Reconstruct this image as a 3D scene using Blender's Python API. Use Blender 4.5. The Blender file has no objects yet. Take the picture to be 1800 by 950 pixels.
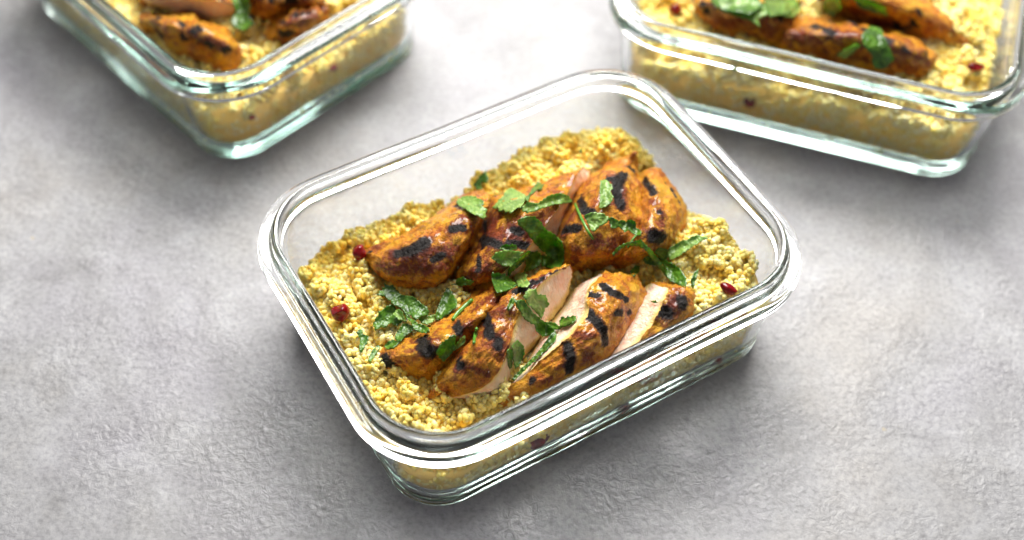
import bpy, math, random
import numpy as np
from mathutils import Vector, Matrix, noise, geometry
from mathutils.bvhtree import BVHTree

R = math.radians
rng = np.random.default_rng(7)
random.seed(7)
S = bpy.context.scene
COL = S.collection

# ------------------------------------------------------------------ camera
CAM_D, CAM_PITCH, CAM_ROLL, CAM_F = .6087, .9121, .0351, 2236.693     # metres, radians, radians, focal length in pixels of an 1800 wide picture
cam_pos = Vector((0, -CAM_D * math.cos(CAM_PITCH), CAM_D * math.sin(CAM_PITCH)))
fwd = (-cam_pos).normalized()
right0 = Vector((1, 0, 0)); up0 = right0.cross(fwd)
right = right0 * math.cos(CAM_ROLL) + up0 * math.sin(CAM_ROLL)
up = -right0 * math.sin(CAM_ROLL) + up0 * math.cos(CAM_ROLL)
cd = bpy.data.cameras.new('camera'); cam = bpy.data.objects.new('camera', cd); COL.objects.link(cam)
m = Matrix((right, up, -fwd)).transposed().to_4x4(); m.translation = cam_pos
cam.matrix_world = m
cd.sensor_width = 36; cd.lens = CAM_F / 1800 * 36
cd.clip_start = .02; cd.clip_end = 20
cd.dof.use_dof = True; cd.dof.aperture_fstop = 3.5; cd.dof.focus_distance = .536
cd.dof.aperture_blades = 0
S.camera = cam

# ------------------------------------------------------------------ world and window light
W = bpy.data.worlds.new('World'); S.world = W; W.use_nodes = True
bg = W.node_tree.nodes['Background']
bg.inputs[0].default_value = (.93, .95, 1.0, 1); bg.inputs[1].default_value = .26

def area(name, loc, target, sx, sy, power, col):
    l = bpy.data.lights.new(name, 'AREA'); l.shape = 'RECTANGLE'; l.size = sx; l.size_y = sy
    l.energy = power; l.color = col
    o = bpy.data.objects.new(name, l); COL.objects.link(o)
    o.location = loc
    o.rotation_euler = (Vector(target) - Vector(loc)).to_track_quat('-Z', 'Y').to_euler()
    return o
area('window_light', (.07, .66, .84), (0, .05, 0), .74, .52, 33, (1.0, .985, .955))


S.view_settings.view_transform = 'Standard'; S.view_settings.look = 'None'
S.view_settings.exposure = 0; S.view_settings.gamma = 1
S.render.engine = 'CYCLES'
c = S.cycles
c.max_bounces = 100; c.transmission_bounces = 100; c.glossy_bounces = 100; c.diffuse_bounces = 4
c.transparent_max_bounces = 12; c.caustics_reflective = True; c.caustics_refractive = True
c.blur_glossy = .4; c.sample_clamp_indirect = 60; c.use_denoising = True

# ------------------------------------------------------------------ helpers
def at(x, y, z):
    """point at height z that the photograph shows at pixel x, y"""
    d = fwd * CAM_F + right * (x - 900) - up * (y - 475)
    return cam_pos + d * ((z - cam_pos.z) / d.z)

def tag(o, label=None, cat=None, group=None, kind=None):
    if label: o['label'] = label
    if cat: o['category'] = cat
    if group: o['group'] = group
    if kind: o['kind'] = kind
    return o

def mesh_obj(name, verts, faces, mat, parent=None, smooth=True):
    me = bpy.data.meshes.new(name)
    me.from_pydata([tuple(v) for v in verts], [], [tuple(f) for f in faces])
    me.update()
    if smooth: me.polygons.foreach_set('use_smooth', [True] * len(me.polygons))
    o = bpy.data.objects.new(name, me); COL.objects.link(o)
    if mat: me.materials.append(mat)
    if parent: o.parent = parent
    return o

def empty(name, loc=(0, 0, 0), rz=0):
    o = bpy.data.objects.new(name, None); COL.objects.link(o)
    o.location = loc; o.rotation_euler = (0, 0, rz); o.empty_display_size = .02
    return o

class Mat:
    def __init__(s, name):
        s.m = bpy.data.materials.new(name); s.m.use_nodes = True
        s.nt = s.m.node_tree; s.nt.nodes.clear()
        s.out = s.n('ShaderNodeOutputMaterial'); s.b = s.n('ShaderNodeBsdfPrincipled')
        s.nt.links.new(s.b.outputs[0], s.out.inputs[0])
    def n(s, t, **k):
        n = s.nt.nodes.new(t)
        for a, v in k.items(): setattr(n, a, v)
        return n
    def l(s, a, b): s.nt.links.new(a, b)
    def set(s, **k):
        for a, v in k.items(): s.b.inputs[a.replace('_', ' ')].default_value = v
        return s
    def noise(s, scale, detail=4, rough=.55, vec=None, dist=0):
        n = s.n('ShaderNodeTexNoise'); n.inputs['Scale'].default_value = scale
        n.inputs['Detail'].default_value = detail; n.inputs['Roughness'].default_value = rough
        n.inputs['Distortion'].default_value = dist
        s.l(vec if vec else s.coord(), n.inputs['Vector']); return n.outputs['Fac']
    def coord(s):
        if not hasattr(s, 'tc'): s.tc = s.n('ShaderNodeTexCoord')
        return s.tc.outputs['Object']
    def ramp(s, fac, stops, interp='LINEAR'):
        r = s.n('ShaderNodeValToRGB'); e = r.color_ramp.elements; r.color_ramp.interpolation = interp
        while len(e) < len(stops): e.new(.5)
        for i, (p, cl) in enumerate(stops):
            e[i].position = p; e[i].color = (*cl, 1) if len(cl) == 3 else cl
        s.l(fac, r.inputs[0]); return r.outputs[0]
    def val(s, fac, a, b, c0, c1):
        r = s.n('ShaderNodeMapRange'); s.l(fac, r.inputs[0])
        for i, v in enumerate((a, b, c0, c1)): r.inputs[i + 1].default_value = v
        return r.outputs[0]
    def math(s, op, a, b=0):
        r = s.n('ShaderNodeMath', operation=op)
        for i, v in enumerate((a, b)):
            if hasattr(v, 'links'): s.l(v, r.inputs[i])
            else: r.inputs[i].default_value = v
        return r.outputs[0]
    def mix(s, fac, a, b, mode='MIX'):
        r = s.n('ShaderNodeMix', data_type='RGBA', blend_type=mode)
        for i, v in ((0, fac), (6, a), (7, b)):
            if hasattr(v, 'links'): s.l(v, r.inputs[i])
            else: r.inputs[i].default_value = v if i == 0 or len(v) == 4 else (*v, 1)
        return r.outputs[2]
    def attr(s, name, ty='GEOMETRY'):
        a = s.n('ShaderNodeAttribute', attribute_name=name, attribute_type=ty); return a.outputs['Fac']
    def bump(s, h, strength, dist, prev=None):
        b = s.n('ShaderNodeBump'); b.inputs['Strength'].default_value = strength
        b.inputs['Distance'].default_value = dist; s.l(h, b.inputs['Height'])
        if prev: s.l(prev, b.inputs['Normal'])
        return b.outputs[0]

# ------------------------------------------------------------------ materials
def mat_table():
    M = Mat('grey_stone_surface')
    big = M.noise(9, 5, .6); mid = M.noise(38, 6, .65, dist=.6); fine = M.noise(420, 4, .6); grit = M.noise(1100, 2, .5)
    col = M.ramp(mid, [(.28, (.205, .200, .203)), (.5, (.268, .264, .269)), (.70, (.335, .332, .341))])
    warm = M.ramp(big, [(.35, (.93, .91, .97)), (.52, (1, 1, 1)), (.68, (1.0, .96, .89))])
    col = M.mix(.8, col, warm, 'MULTIPLY')
    sp = M.ramp(fine, [(.3, (.66, .65, .66)), (.5, (1, 1, 1)), (.72, (1.22, 1.21, 1.18))])
    col = M.mix(.75, col, sp, 'MULTIPLY')
    spot = M.n('ShaderNodeTexVoronoi'); spot.inputs['Scale'].default_value = 26; spot.inputs['Randomness'].default_value = 1
    M.l(M.coord(), spot.inputs['Vector'])
    sm = M.val(M.math('ADD', spot.outputs['Distance'], M.math('MULTIPLY', fine, .10)), .055, .085, 1, 0)
    col = M.mix(M.math('MULTIPLY', sm, .45), col, (.42, .31, .12))
    M.l(col, M.b.inputs['Base Color'])
    M.l(M.val(mid, .3, .7, .42, .60), M.b.inputs['Roughness'])
    wrinkle = M.noise(230, 5, .6, dist=1.2)
    vor = M.n('ShaderNodeTexVoronoi', feature='SMOOTH_F1'); vor.inputs['Scale'].default_value = 330
    wv = M.n('ShaderNodeVectorMath', operation='MULTIPLY_ADD')
    nv = M.n('ShaderNodeTexNoise'); nv.inputs['Scale'].default_value = 160; M.l(M.coord(), nv.inputs['Vector'])
    M.l(nv.outputs['Color'], wv.inputs[0]); wv.inputs[1].default_value = (.006, .006, .006); M.l(M.coord(), wv.inputs[2])
    M.l(wv.outputs[0], vor.inputs['Vector'])
    h = M.math('ADD', M.math('MULTIPLY', wrinkle, 1.0), M.math('MULTIPLY', vor.outputs['Distance'], .55))
    patch = M.val(M.noise(24, 3, .5), .38, .64, .12, 1.0)
    h = M.math('MULTIPLY', h, patch)
    n1 = M.bump(h, .42, .0017); n2 = M.bump(fine, .3, .0005, n1)
    M.l(n2, M.b.inputs['Normal'])
    M.b.inputs['Specular IOR Level'].default_value = .5
    return M.m

def mat_glass():
    M = Mat('clear_glass').set(Roughness=0.0, IOR=1.47, Base_Color=(1, 1, 1, 1))
    M.b.inputs['Transmission Weight'].default_value = 1
    sx = M.n('ShaderNodeSeparateXYZ'); M.l(M.coord(), sx.inputs[0])
    my = M.val(sx.outputs[1], -.060, -.066, 0, 1); mx = M.val(sx.outputs[0], -.045, .0, 0, 1); mx2 = M.val(sx.outputs[0], .075, .055, 0, 1)
    mz = M.val(sx.outputs[2], .012, .018, 0, 1); mz2 = M.val(sx.outputs[2], .042, .036, 0, 1)
    blot = M.val(M.noise(60, 3, .5), .40, .55, 0, 1)
    mk = M.math('MULTIPLY', M.math('MULTIPLY', M.math('MULTIPLY', my, mx), M.math('MULTIPLY', mx2, mz)), M.math('MULTIPLY', mz2, blot))
    film = M.math('MULTIPLY', mk, M.noise(520, 3, .6, dist=1.5))
    M.l(M.bump(film, .12, .0006), M.b.inputs['Normal'])
    v = M.n('ShaderNodeVolumeAbsorption'); v.inputs['Color'].default_value = (.40, .78, .67, 1); v.inputs['Density'].default_value = 4.2
    M.l(v.outputs[0], M.out.inputs[1])
    return M.m

def mat_couscous():
    M = Mat('couscous_grain').set(Roughness=.58)
    M.b.inputs['Specular IOR Level'].default_value = .3
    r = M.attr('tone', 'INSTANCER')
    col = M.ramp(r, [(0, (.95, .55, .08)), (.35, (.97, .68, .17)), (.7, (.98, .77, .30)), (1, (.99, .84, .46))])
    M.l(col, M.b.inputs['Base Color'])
    M.b.inputs['Subsurface Weight'].default_value = .8
    M.b.inputs['Subsurface Radius'].default_value = (1, .8, .4); M.b.inputs['Subsurface Scale'].default_value = .0035
    return M.m

def mat_bed():
    M = Mat('couscous_bed').set(Roughness=.7, Base_Color=(.94, .62, .14, 1)); return M.m

def mat_crust():
    M = Mat('spiced_chicken_crust')
    ch = M.attr('char'); br = M.attr('brown')
    n0 = M.noise(55, 3, .5); n1 = M.noise(150, 5, .65, dist=.8); n2 = M.noise(430, 5, .65, dist=.4); n3 = M.noise(1500, 3, .6)
    base = M.ramp(n1, [(.30, (.86, .44, .015)), (.46, (.82, .33, .010)), (.58, (.68, .19, .008)), (.70, (.46, .09, .007))])
    base = M.mix(M.val(n0, .52, .64, 0, .55), base, (.88, .50, .025))
    b = M.math('ADD', br, M.math('MULTIPLY', M.math('SUBTRACT', n1, .5), 2.0))
    b = M.math('ADD', b, M.math('MULTIPLY', M.math('SUBTRACT', n2, .5), 2.2))
    bf = M.val(b, .14, .74, 0, 1)
    col = M.mix(bf, base, M.ramp(n2, [(.3, (.085, .009, .003)), (.5, (.22, .028, .004)), (.7, (.42, .085, .008))]))
    sp = M.val(n3, .60, .70, 0, .7)
    col = M.mix(sp, col, (.10, .018, .004))
    k = M.math('ADD', ch, M.math('MULTIPLY', M.math('SUBTRACT', n2, .5), .8))
    k = M.math('ADD', k, M.math('MULTIPLY', M.math('SUBTRACT', n3, .5), .5))
    k = M.math('ADD', k, M.math('MULTIPLY', M.math('SUBTRACT', n1, .5), .3))
    halo = M.val(k, .14, .40, 0, .9)
    col = M.mix(halo, col, (.085, .012, .005))
    kf = M.val(k, .33, .50, 0, 1)
    col = M.mix(kf, col, (.012, .007, .005))
    M.l(M.math('MULTIPLY', M.math('SUBTRACT', 1, kf), .42), M.b.inputs['Coat Weight'])
    M.l(col, M.b.inputs['Base Color'])
    M.l(M.val(n3, .3, .7, .30, .62), M.b.inputs['Roughness'])
    M.b.inputs['Specular IOR Level'].default_value = .35
    M.b.inputs['Coat Roughness'].default_value = .10
    M.b.inputs['Subsurface Weight'].default_value = .06
    M.b.inputs['Subsurface Radius'].default_value = (1, .4, .15); M.b.inputs['Subsurface Scale'].default_value = .002
    bmp = M.bump(n2, 1.0, .0032); bmp = M.bump(n3, .85, .0013, bmp)
    M.l(bmp, M.b.inputs['Normal'])
    return M.m

def mat_flesh():
    M = Mat('chicken_flesh').set(Roughness=.38)
    mp = M.n('ShaderNodeMapping'); mp.inputs['Scale'].default_value = (1, 1, .25); mp.inputs['Rotation'].default_value = (.5, .3, 0); M.l(M.coord(), mp.inputs[0])
    fib = M.noise(700, 4, .6, mp.outputs[0], .8)
    n1 = M.noise(90, 4, .6); n2 = M.noise(600, 3, .6)
    e = M.attr('edge')
    col = M.ramp(n1, [(.35, (.86, .49, .33)), (.5, (.89, .61, .43)), (.65, (.90, .72, .53))])
    col = M.mix(M.val(fib, .38, .66, 0, .6), col, (.90, .78, .66))
    ee = M.math('ADD', e, M.math('MULTIPLY', M.math('SUBTRACT', n1, .5), .5))
    col = M.mix(M.val(ee, .12, .75, 0, .92), col, (.84, .60, .17))
    col = M.mix(M.val(ee, .86, 1.08, 0, .8), col, (.50, .20, .03))
    M.l(col, M.b.inputs['Base Color'])
    M.b.inputs['Subsurface Weight'].default_value = .35
    M.b.inputs['Subsurface Radius'].default_value = (1, .45, .28); M.b.inputs['Subsurface Scale'].default_value = .003
    M.b.inputs['Coat Weight'].default_value = .2; M.b.inputs['Coat Roughness'].default_value = .25
    M.l(M.bump(fib, .8, .0011, M.bump(n2, .5, .0006)), M.b.inputs['Normal'])
    return M.m

def mat_leaf(name, dark, mid, pale, rough=.38):
    M = Mat(name).set(Roughness=rough)
    n = M.noise(160, 4, .6); v = M.attr('vein'); f = M.noise(900, 2, .5)
    col = M.ramp(n, [(.32, dark), (.52, mid), (.72, pale)])
    col = M.mix(M.math('MULTIPLY', v, .55), col, (pale[0] * 1.9, pale[1] * 1.6, pale[2] * 1.9))
    M.l(col, M.b.inputs['Base Color'])
    M.b.inputs['Subsurface Weight'].default_value = .15
    M.b.inputs['Subsurface Radius'].default_value = (.4, 1, .2); M.b.inputs['Subsurface Scale'].default_value = .001
    h = M.math('ADD', M.math('MULTIPLY', v, -1.0), M.math('MULTIPLY', n, .8))
    bmp = M.bump(h, .5, .0006); bmp = M.bump(f, .2, .0002, bmp); M.l(bmp, M.b.inputs['Normal'])
    return M.m

def mat_seed():
    M = Mat('pomegranate_seed').set(Roughness=.09, IOR=1.4)
    n = M.noise(220, 3, .5)
    M.l(M.ramp(n, [(.35, (.12, .002, .004)), (.6, (.30, .004, .008)), (.8, (.48, .02, .02))]), M.b.inputs['Base Color'])
    M.b.inputs['Transmission Weight'].default_value = .25
    M.b.inputs['Subsurface Weight'].default_value = .3; M.b.inputs['Subsurface Radius'].default_value = (1, .1, .1)
    M.b.inputs['Subsurface Scale'].default_value = .003
    return M.m

MT = dict(table=mat_table(), glass=mat_glass(), grain=mat_couscous(), bed=mat_bed(), crust=mat_crust(), flesh=mat_flesh(),
          leaf=mat_leaf('coriander_leaf_green', (.018, .055, .003), (.045, .125, .006), (.11, .235, .018)),
          leaf_pale=mat_leaf('coriander_leaf_underside', (.07, .15, .02), (.14, .26, .04), (.25, .38, .08), .42),
          stem=mat_leaf('coriander_stem_green', (.05, .17, .015), (.09, .26, .025), (.15, .34, .05), .3),
          seed=mat_seed())

# ------------------------------------------------------------------ table
def build_table():
    n = 2
    o = mesh_obj('table_surface', [(-2, -2, 0), (2, -2, 0), (2, 2, 0), (-2, 2, 0)], [(0, 1, 2, 3)], MT['table'])
    tag(o, kind='structure')
build_table()

# ------------------------------------------------------------------ glass dishes
HA, HB = .105, .0792          # half length and half width over the flange
CORN, SIDE_A, SIDE_B = 18, 22, 16
def ring(a, b, r):
    """rounded rectangle, points run counter-clockwise; sides bow out a little"""
    pts = []
    cs = [(a - r, b - r, 0), (-a + r, b - r, 90), (-a + r, -b + r, 180), (a - r, -b + r, 270)]
    ns = [SIDE_A, SIDE_B, SIDE_A, SIDE_B]
    for q in range(4):
        cx, cy, t0 = cs[q]
        for k in range(CORN + 1):
            t = R(t0 + 90 * k / CORN); pts.append((cx + r * math.cos(t), cy + r * math.sin(t)))
        nx = cs[(q + 1) % 4]; t = R(nx[2]); p1 = (nx[0] + r * math.cos(t), nx[1] + r * math.sin(t)); p0 = pts[-1]
        for k in range(1, ns[q]):
            f = k / ns[q]; pts.append((p0[0] + (p1[0] - p0[0]) * f, p0[1] + (p1[1] - p0[1]) * f))
    return np.array(pts)

def wall_dims(z, ins=0.0):
    f = max(0, min(1, (z - .005) / .043)); f = f ** .85
    return (.0936 + .0052 * f - ins, .0693 + .0037 * f - ins, .0237 + .0083 * f - ins)
def flange(d): return (HA + d, HB + d, .0381 + d)

def smooth_closed(P, n=2):
    for _ in range(n):
        Q = []
        for i in range(len(P)):
            a = P[i]; b = P[(i + 1) % len(P)]
            Q.append(tuple(.75 * np.array(a) + .25 * np.array(b))); Q.append(tuple(.25 * np.array(a) + .75 * np.array(b)))
        P = Q
    return P

def smooth_open(P, n=2):
    for _ in range(n):
        Q = [P[0]]
        for i in range(len(P) - 1):
            a = np.array(P[i]); b = np.array(P[i + 1])
            Q.append(tuple(.75 * a + .25 * b)); Q.append(tuple(.25 * a + .75 * b))
        Q.append(P[-1]); P = Q
    return P

def dish_profile(recess=0):
    P = []
    def add(dims, z): P.append((*dims, z))
    add((.002, .0015, .001), .0003 + recess)
    add((.060, .042, .012), .0003 + recess)
    add(wall_dims(.005, .0095), .0003 + recess)
    add(wall_dims(.005, .0080), .0003)
    add(wall_dims(.005, .0040), .0003)
    add(wall_dims(.005, .0016), .0003)
    add(wall_dims(.005, .0004), .0010)
    add(wall_dims(.005, .0000), .0022)
    add(wall_dims(.005, .0004), .0034)
    add(wall_dims(.005, .0010), .0040)
    add(wall_dims(.005, .0010), .0052)
    add(wall_dims(.008, .0004), .0082)
    for z in (.012, .020, .029, .038, .0460): add(wall_dims(z), z)
    add(wall_dims(.047, -.0001), .0480)
    add(flange(-.0056), .0492)
    add(flange(-.0048), .0496)
    add(flange(-.0018), .0496)
    add(flange(-.0003), .0498)
    add(flange(.0005), .0506)
    add(flange(.0006), .0518)
    add(flange(.0003), .0546)
    add(flange(-.0001), .0560)
    add(flange(-.0010), .0569)
    add(flange(-.0026), .0572)
    add(flange(-.0048), .0573)
    add(flange(-.0058), .0578)
    add(flange(-.0060), .0600)
    add(flange(-.0065), .0614)
    add(flange(-.0078), .0621)
    add(flange(-.0092), .0615)
    add(flange(-.0099), .0598)
    add(flange(-.0102), .0560)
    for z in (.048, .038, .029, .020, .014): add(wall_dims(z, .0040), z)
    add(wall_dims(.005, .0042), .0092)
    add(wall_dims(.005, .0062), .0058)
    add(wall_dims(.005, .0100), .0048)
    add((.060, .042, .012), .0048)
    add((.002, .0015, .001), .0048)
    return smooth_open(P, 2)
PROFILE = dish_profile()

def build_dish_mesh(seed, uneven):
    verts = []; faces = []
    N = None
    for (a, b, r, z) in dish_profile(.0014 if uneven > .0003 else 0):
        rg = ring(a, b, max(r, .0005)); N = len(rg)
        for k, (x, y) in enumerate(rg):
            v = Vector((x, y, z))
            w = noise.noise(Vector((x * 14 + seed, y * 14, z * 12))) * .00055 + noise.noise(Vector((x * 45 + seed, y * 45, z * 70))) * .00016
            f = min(1, max(0, (z - .004) / .02))
            d = Vector((x, y, 0)).normalized()
            v += d * w * f
            if uneven and z < .0055 and a < .0935:     # pressed glass floor is a little wavy
                v.z = max(.0002, v.z + noise.noise(Vector((x * 38 + seed, y * 38, z * 900))) * uneven)
            if z > .045: v.z += noise.noise(Vector((x * 22 + seed, y * 22, 3))) * .0006
            verts.append(v)
    n = len(PROFILE)
    for i in range(n - 1):
        for k in range(N):
            faces.append((i * N + k, i * N + (k + 1) % N, (i + 1) * N + (k + 1) % N, (i + 1) * N + k))
    faces.append(tuple(reversed(range(N))))
    faces.append(tuple((n - 1) * N + k for k in range(N)))
    return verts, faces

POSES = dict(main=(.0073, -.0274, .5586), left=(-.1646, .1694, -.7578), right=(.1591, .1562, -.2887))
DISH_LABEL = dict(main='clear glass dish in the middle, whole in view, holding two sliced chicken breasts',
                  left='blurred clear glass dish cut off by the top left of the picture',
                  right='blurred clear glass dish with a heap of coriander, cut off at the top right')
def build_dish(key, seed):
    x, y, w = POSES[key]
    v, f = build_dish_mesh(seed, .0011 if key == 'main' else .00012)
    o = mesh_obj('glass_dish', v, f, MT['glass'])
    o.location = (x, y, .0002); o.rotation_euler = (0, 0, w)
    tag(o, DISH_LABEL[key], 'glass dish', 'rectangular glass food dishes')
for i, k in enumerate(POSES): build_dish(k, 3 + 11 * i)

# ------------------------------------------------------------------ couscous
def to_local(p, key):
    x, y, w = POSES[key]; qx, qy = p[0] - x, p[1] - y
    return qx * math.cos(w) + qy * math.sin(w), -qx * math.sin(w) + qy * math.cos(w)
def to_world(q, key):
    x, y, w = POSES[key]
    return Vector((x + q[0] * math.cos(w) - q[1] * math.sin(w), y + q[0] * math.sin(w) + q[1] * math.cos(w), q[2]))

def sd_round(x, y, a, b, r):
    qx = np.abs(x) - a + r; qy = np.abs(y) - b + r
    return np.hypot(np.maximum(qx, 0), np.maximum(qy, 0)) + np.minimum(np.maximum(qx, qy), 0) - r

_perm = rng.random((64, 64, 64)).astype(np.float32)
def vnoise(x, y, z):
    xi = np.floor(x).astype(int); yi = np.floor(y).astype(int); zi = np.floor(z).astype(int)
    fx = x - xi; fy = y - yi; fz = z - zi
    fx = fx * fx * (3 - 2 * fx); fy = fy * fy * (3 - 2 * fy); fz = fz * fz * (3 - 2 * fz)
    o = 0
    for i in (0, 1):
        for j in (0, 1):
            for k in (0, 1):
                o = o + _perm[(xi + i) % 64, (yi + j) % 64, (zi + k) % 64] * (fx if i else 1 - fx) * (fy if j else 1 - fy) * (fz if k else 1 - fz)
    return o * 2 - 1

def height(x, y, hills, base):
    h = base + .0022 * vnoise(x * 55 + 9, y * 55 + 3, x * 0 + 5) + .0018 * vnoise(x * 130, y * 130, x * 0 + 1)
    for (hx, hy, hr, hh) in hills:
        h = h + hh * np.exp(-((x - hx) ** 2 + (y - hy) ** 2) / (hr * hr))
    return h

def build_couscous(key, hills, base, label, gr=.00134, sp=.00168):
    # bed: height field sheet that closes down at the sides
    nx, ny = 110, 84
    ru = np.random.default_rng(abs(hash_(key)))
    clump = []
    A, B, RR = wall_dims(.03, .0040)
    for _ in range(330):
        x = ru.uniform(-A, A); y = ru.uniform(-B, B)
        if sd_round(np.array([x]), np.array([y]), A - .004, B - .004, RR - .004)[0] > 0: continue
        clump.append((x, y, float(height(np.array([x]), np.array([y]), hills, base)[0]) - ru.uniform(-.0016, .0018), ru.uniform(.0024, .0058)))
    for _ in range(260):      # lumps pressed against the glass
        t = ru.uniform(0, 2 * math.pi); x = A * 1.4 * math.cos(t); y = B * 1.4 * math.sin(t)
        f = min(A / abs(x), B / abs(y)) * .99; x *= f; y *= f
        hh_ = float(height(np.array([x]), np.array([y]), hills, base)[0]); zz = ru.uniform(.008, max(.012, hh_ - .003))
        clump.append((x * .97, y * .965, zz, ru.uniform(.002, .0045)))
    g = sp
    X, Y, Z = np.meshgrid(np.arange(-A - .002, A + .002, g), np.arange(-B - .002, B + .002, g), np.arange(.0052, base + .022, g * .82), indexing='ij')
    X = X + (np.arange(X.shape[2]) % 2) * g * .5; Y = Y + (np.arange(X.shape[2]) % 2) * g * .5
    X = X.ravel(); Y = Y.ravel(); Z = Z.ravel()
    X = X + ru.uniform(-.42, .42, X.size) * g; Y = Y + ru.uniform(-.42, .42, X.size) * g; Z = Z + ru.uniform(-.42, .42, X.size) * g
    h = height(X, Y, hills, base)
    f = np.clip((Z - .005) / .043, 0, 1) ** .85
    a = .0936 + .0052 * f - .0040; b = .0693 + .0037 * f - .0040; r = .0237 + .0083 * f - .0040
    low = np.clip((.010 - Z) / .005, 0, 1) * .0030
    wall = sd_round(X, Y, a, b, r) + gr * 1.15 + low
    gap = .0010 + .0016 * vnoise(X * 70 + 3, Y * 70, Z * 90 + 7)
    body = np.maximum(wall + np.maximum(gap, 0), Z - h + .0030)
    body = np.maximum(body, .0055 + gr - Z)
    sd = body.copy()
    near = body < .006
    idx = np.where(near)[0]
    xs, ys, zs = X[idx], Y[idx], Z[idx]; s2 = sd[idx]
    for (cx, cy, cz, cr) in clump:
        m = np.abs(xs - cx) < cr * 1.4
        if not m.any(): continue
        j = np.where(m)[0]
        d = np.sqrt((xs[j] - cx) ** 2 + (ys[j] - cy) ** 2 + (zs[j] - cz) ** 2) - cr
        s2[j] = np.minimum(s2[j], d)
    sd[idx] = s2
    keep = (sd < 0) & (sd > -.0026) & (wall < 0) & (Z > .0052 + gr)
    deep = sd
    # grains inside a lump but deep inside the body are hidden: drop them
    keep &= ~(body < -.0028)
    P = np.stack([X[keep], Y[keep], Z[keep]], 1)
    n = len(P)
    tone = np.clip(.52 + .28 * vnoise(P[:, 0] * 120, P[:, 1] * 120, P[:, 2] * 120) + ru.normal(0, .17, n) - .30 * np.clip((P[:, 1] - .01) / .05, 0, 1) + .12 * vnoise(P[:, 0] * 35 + 2, P[:, 1] * 35, P[:, 2] * 35), 0, 1)  # random tone, plus backlit gold put into the grain colour toward the back
    size = gr * np.clip(ru.normal(.92, .17, n), .5, 1.25)
    # bed mesh
    bv = []; bf = []
    NR = 26
    rings = [1 - (k / NR) for k in range(NR)]
    N = None
    def bedring(scale, z=None, ins=.0062):
        aa, bb, rr_ = wall_dims(.03 if z is None else z, ins)
        rg = ring(aa * scale, bb * scale, max(rr_ * scale, .0004)); return rg
    for z in (.0068, .012, .018):
        rg = bedring(1, z); N = len(rg)
        hh = height(rg[:, 0], rg[:, 1], hills, base) - .0048
        for (x, y), hv in zip(rg, hh): bv.append((x, y, min(z, hv)))
    for s in rings:
        rg = bedring(s, None); hh = height(rg[:, 0], rg[:, 1], hills, base) - .0042
        for (x, y), hv in zip(rg, hh): bv.append((x, y, hv))
    nr = 3 + len(rings)
    for i in range(nr - 1):
        for k in range(N): bf.append((i * N + k, i * N + (k + 1) % N, (i + 1) * N + (k + 1) % N, (i + 1) * N + k))
    bf.append(tuple(reversed(range(N)))); bf.append(tuple((nr - 1) * N + k for k in range(N)))
    bed = mesh_obj('couscous', bv, bf, MT['bed'])
    x0, y0, w = POSES[key]; bed.location = (x0, y0, 0); bed.rotation_euler = (0, 0, w)
    tag(bed, label, 'couscous', 'beds of couscous', 'stuff')
    # grains
    me = bpy.data.meshes.new('grains'); me.from_pydata(P.tolist(), [], []); 
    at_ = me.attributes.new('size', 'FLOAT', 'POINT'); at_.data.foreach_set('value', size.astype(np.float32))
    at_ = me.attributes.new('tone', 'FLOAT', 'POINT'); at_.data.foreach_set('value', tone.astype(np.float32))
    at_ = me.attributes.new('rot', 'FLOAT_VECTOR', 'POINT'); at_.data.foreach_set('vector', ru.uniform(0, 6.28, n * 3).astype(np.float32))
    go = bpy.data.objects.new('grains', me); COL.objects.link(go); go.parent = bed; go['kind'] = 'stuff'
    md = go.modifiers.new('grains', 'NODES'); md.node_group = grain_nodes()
    print('grains', key, n)
    return hills, base, clump

def hash_(k): return {'main': 11, 'left': 22, 'right': 33}[k]

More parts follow.
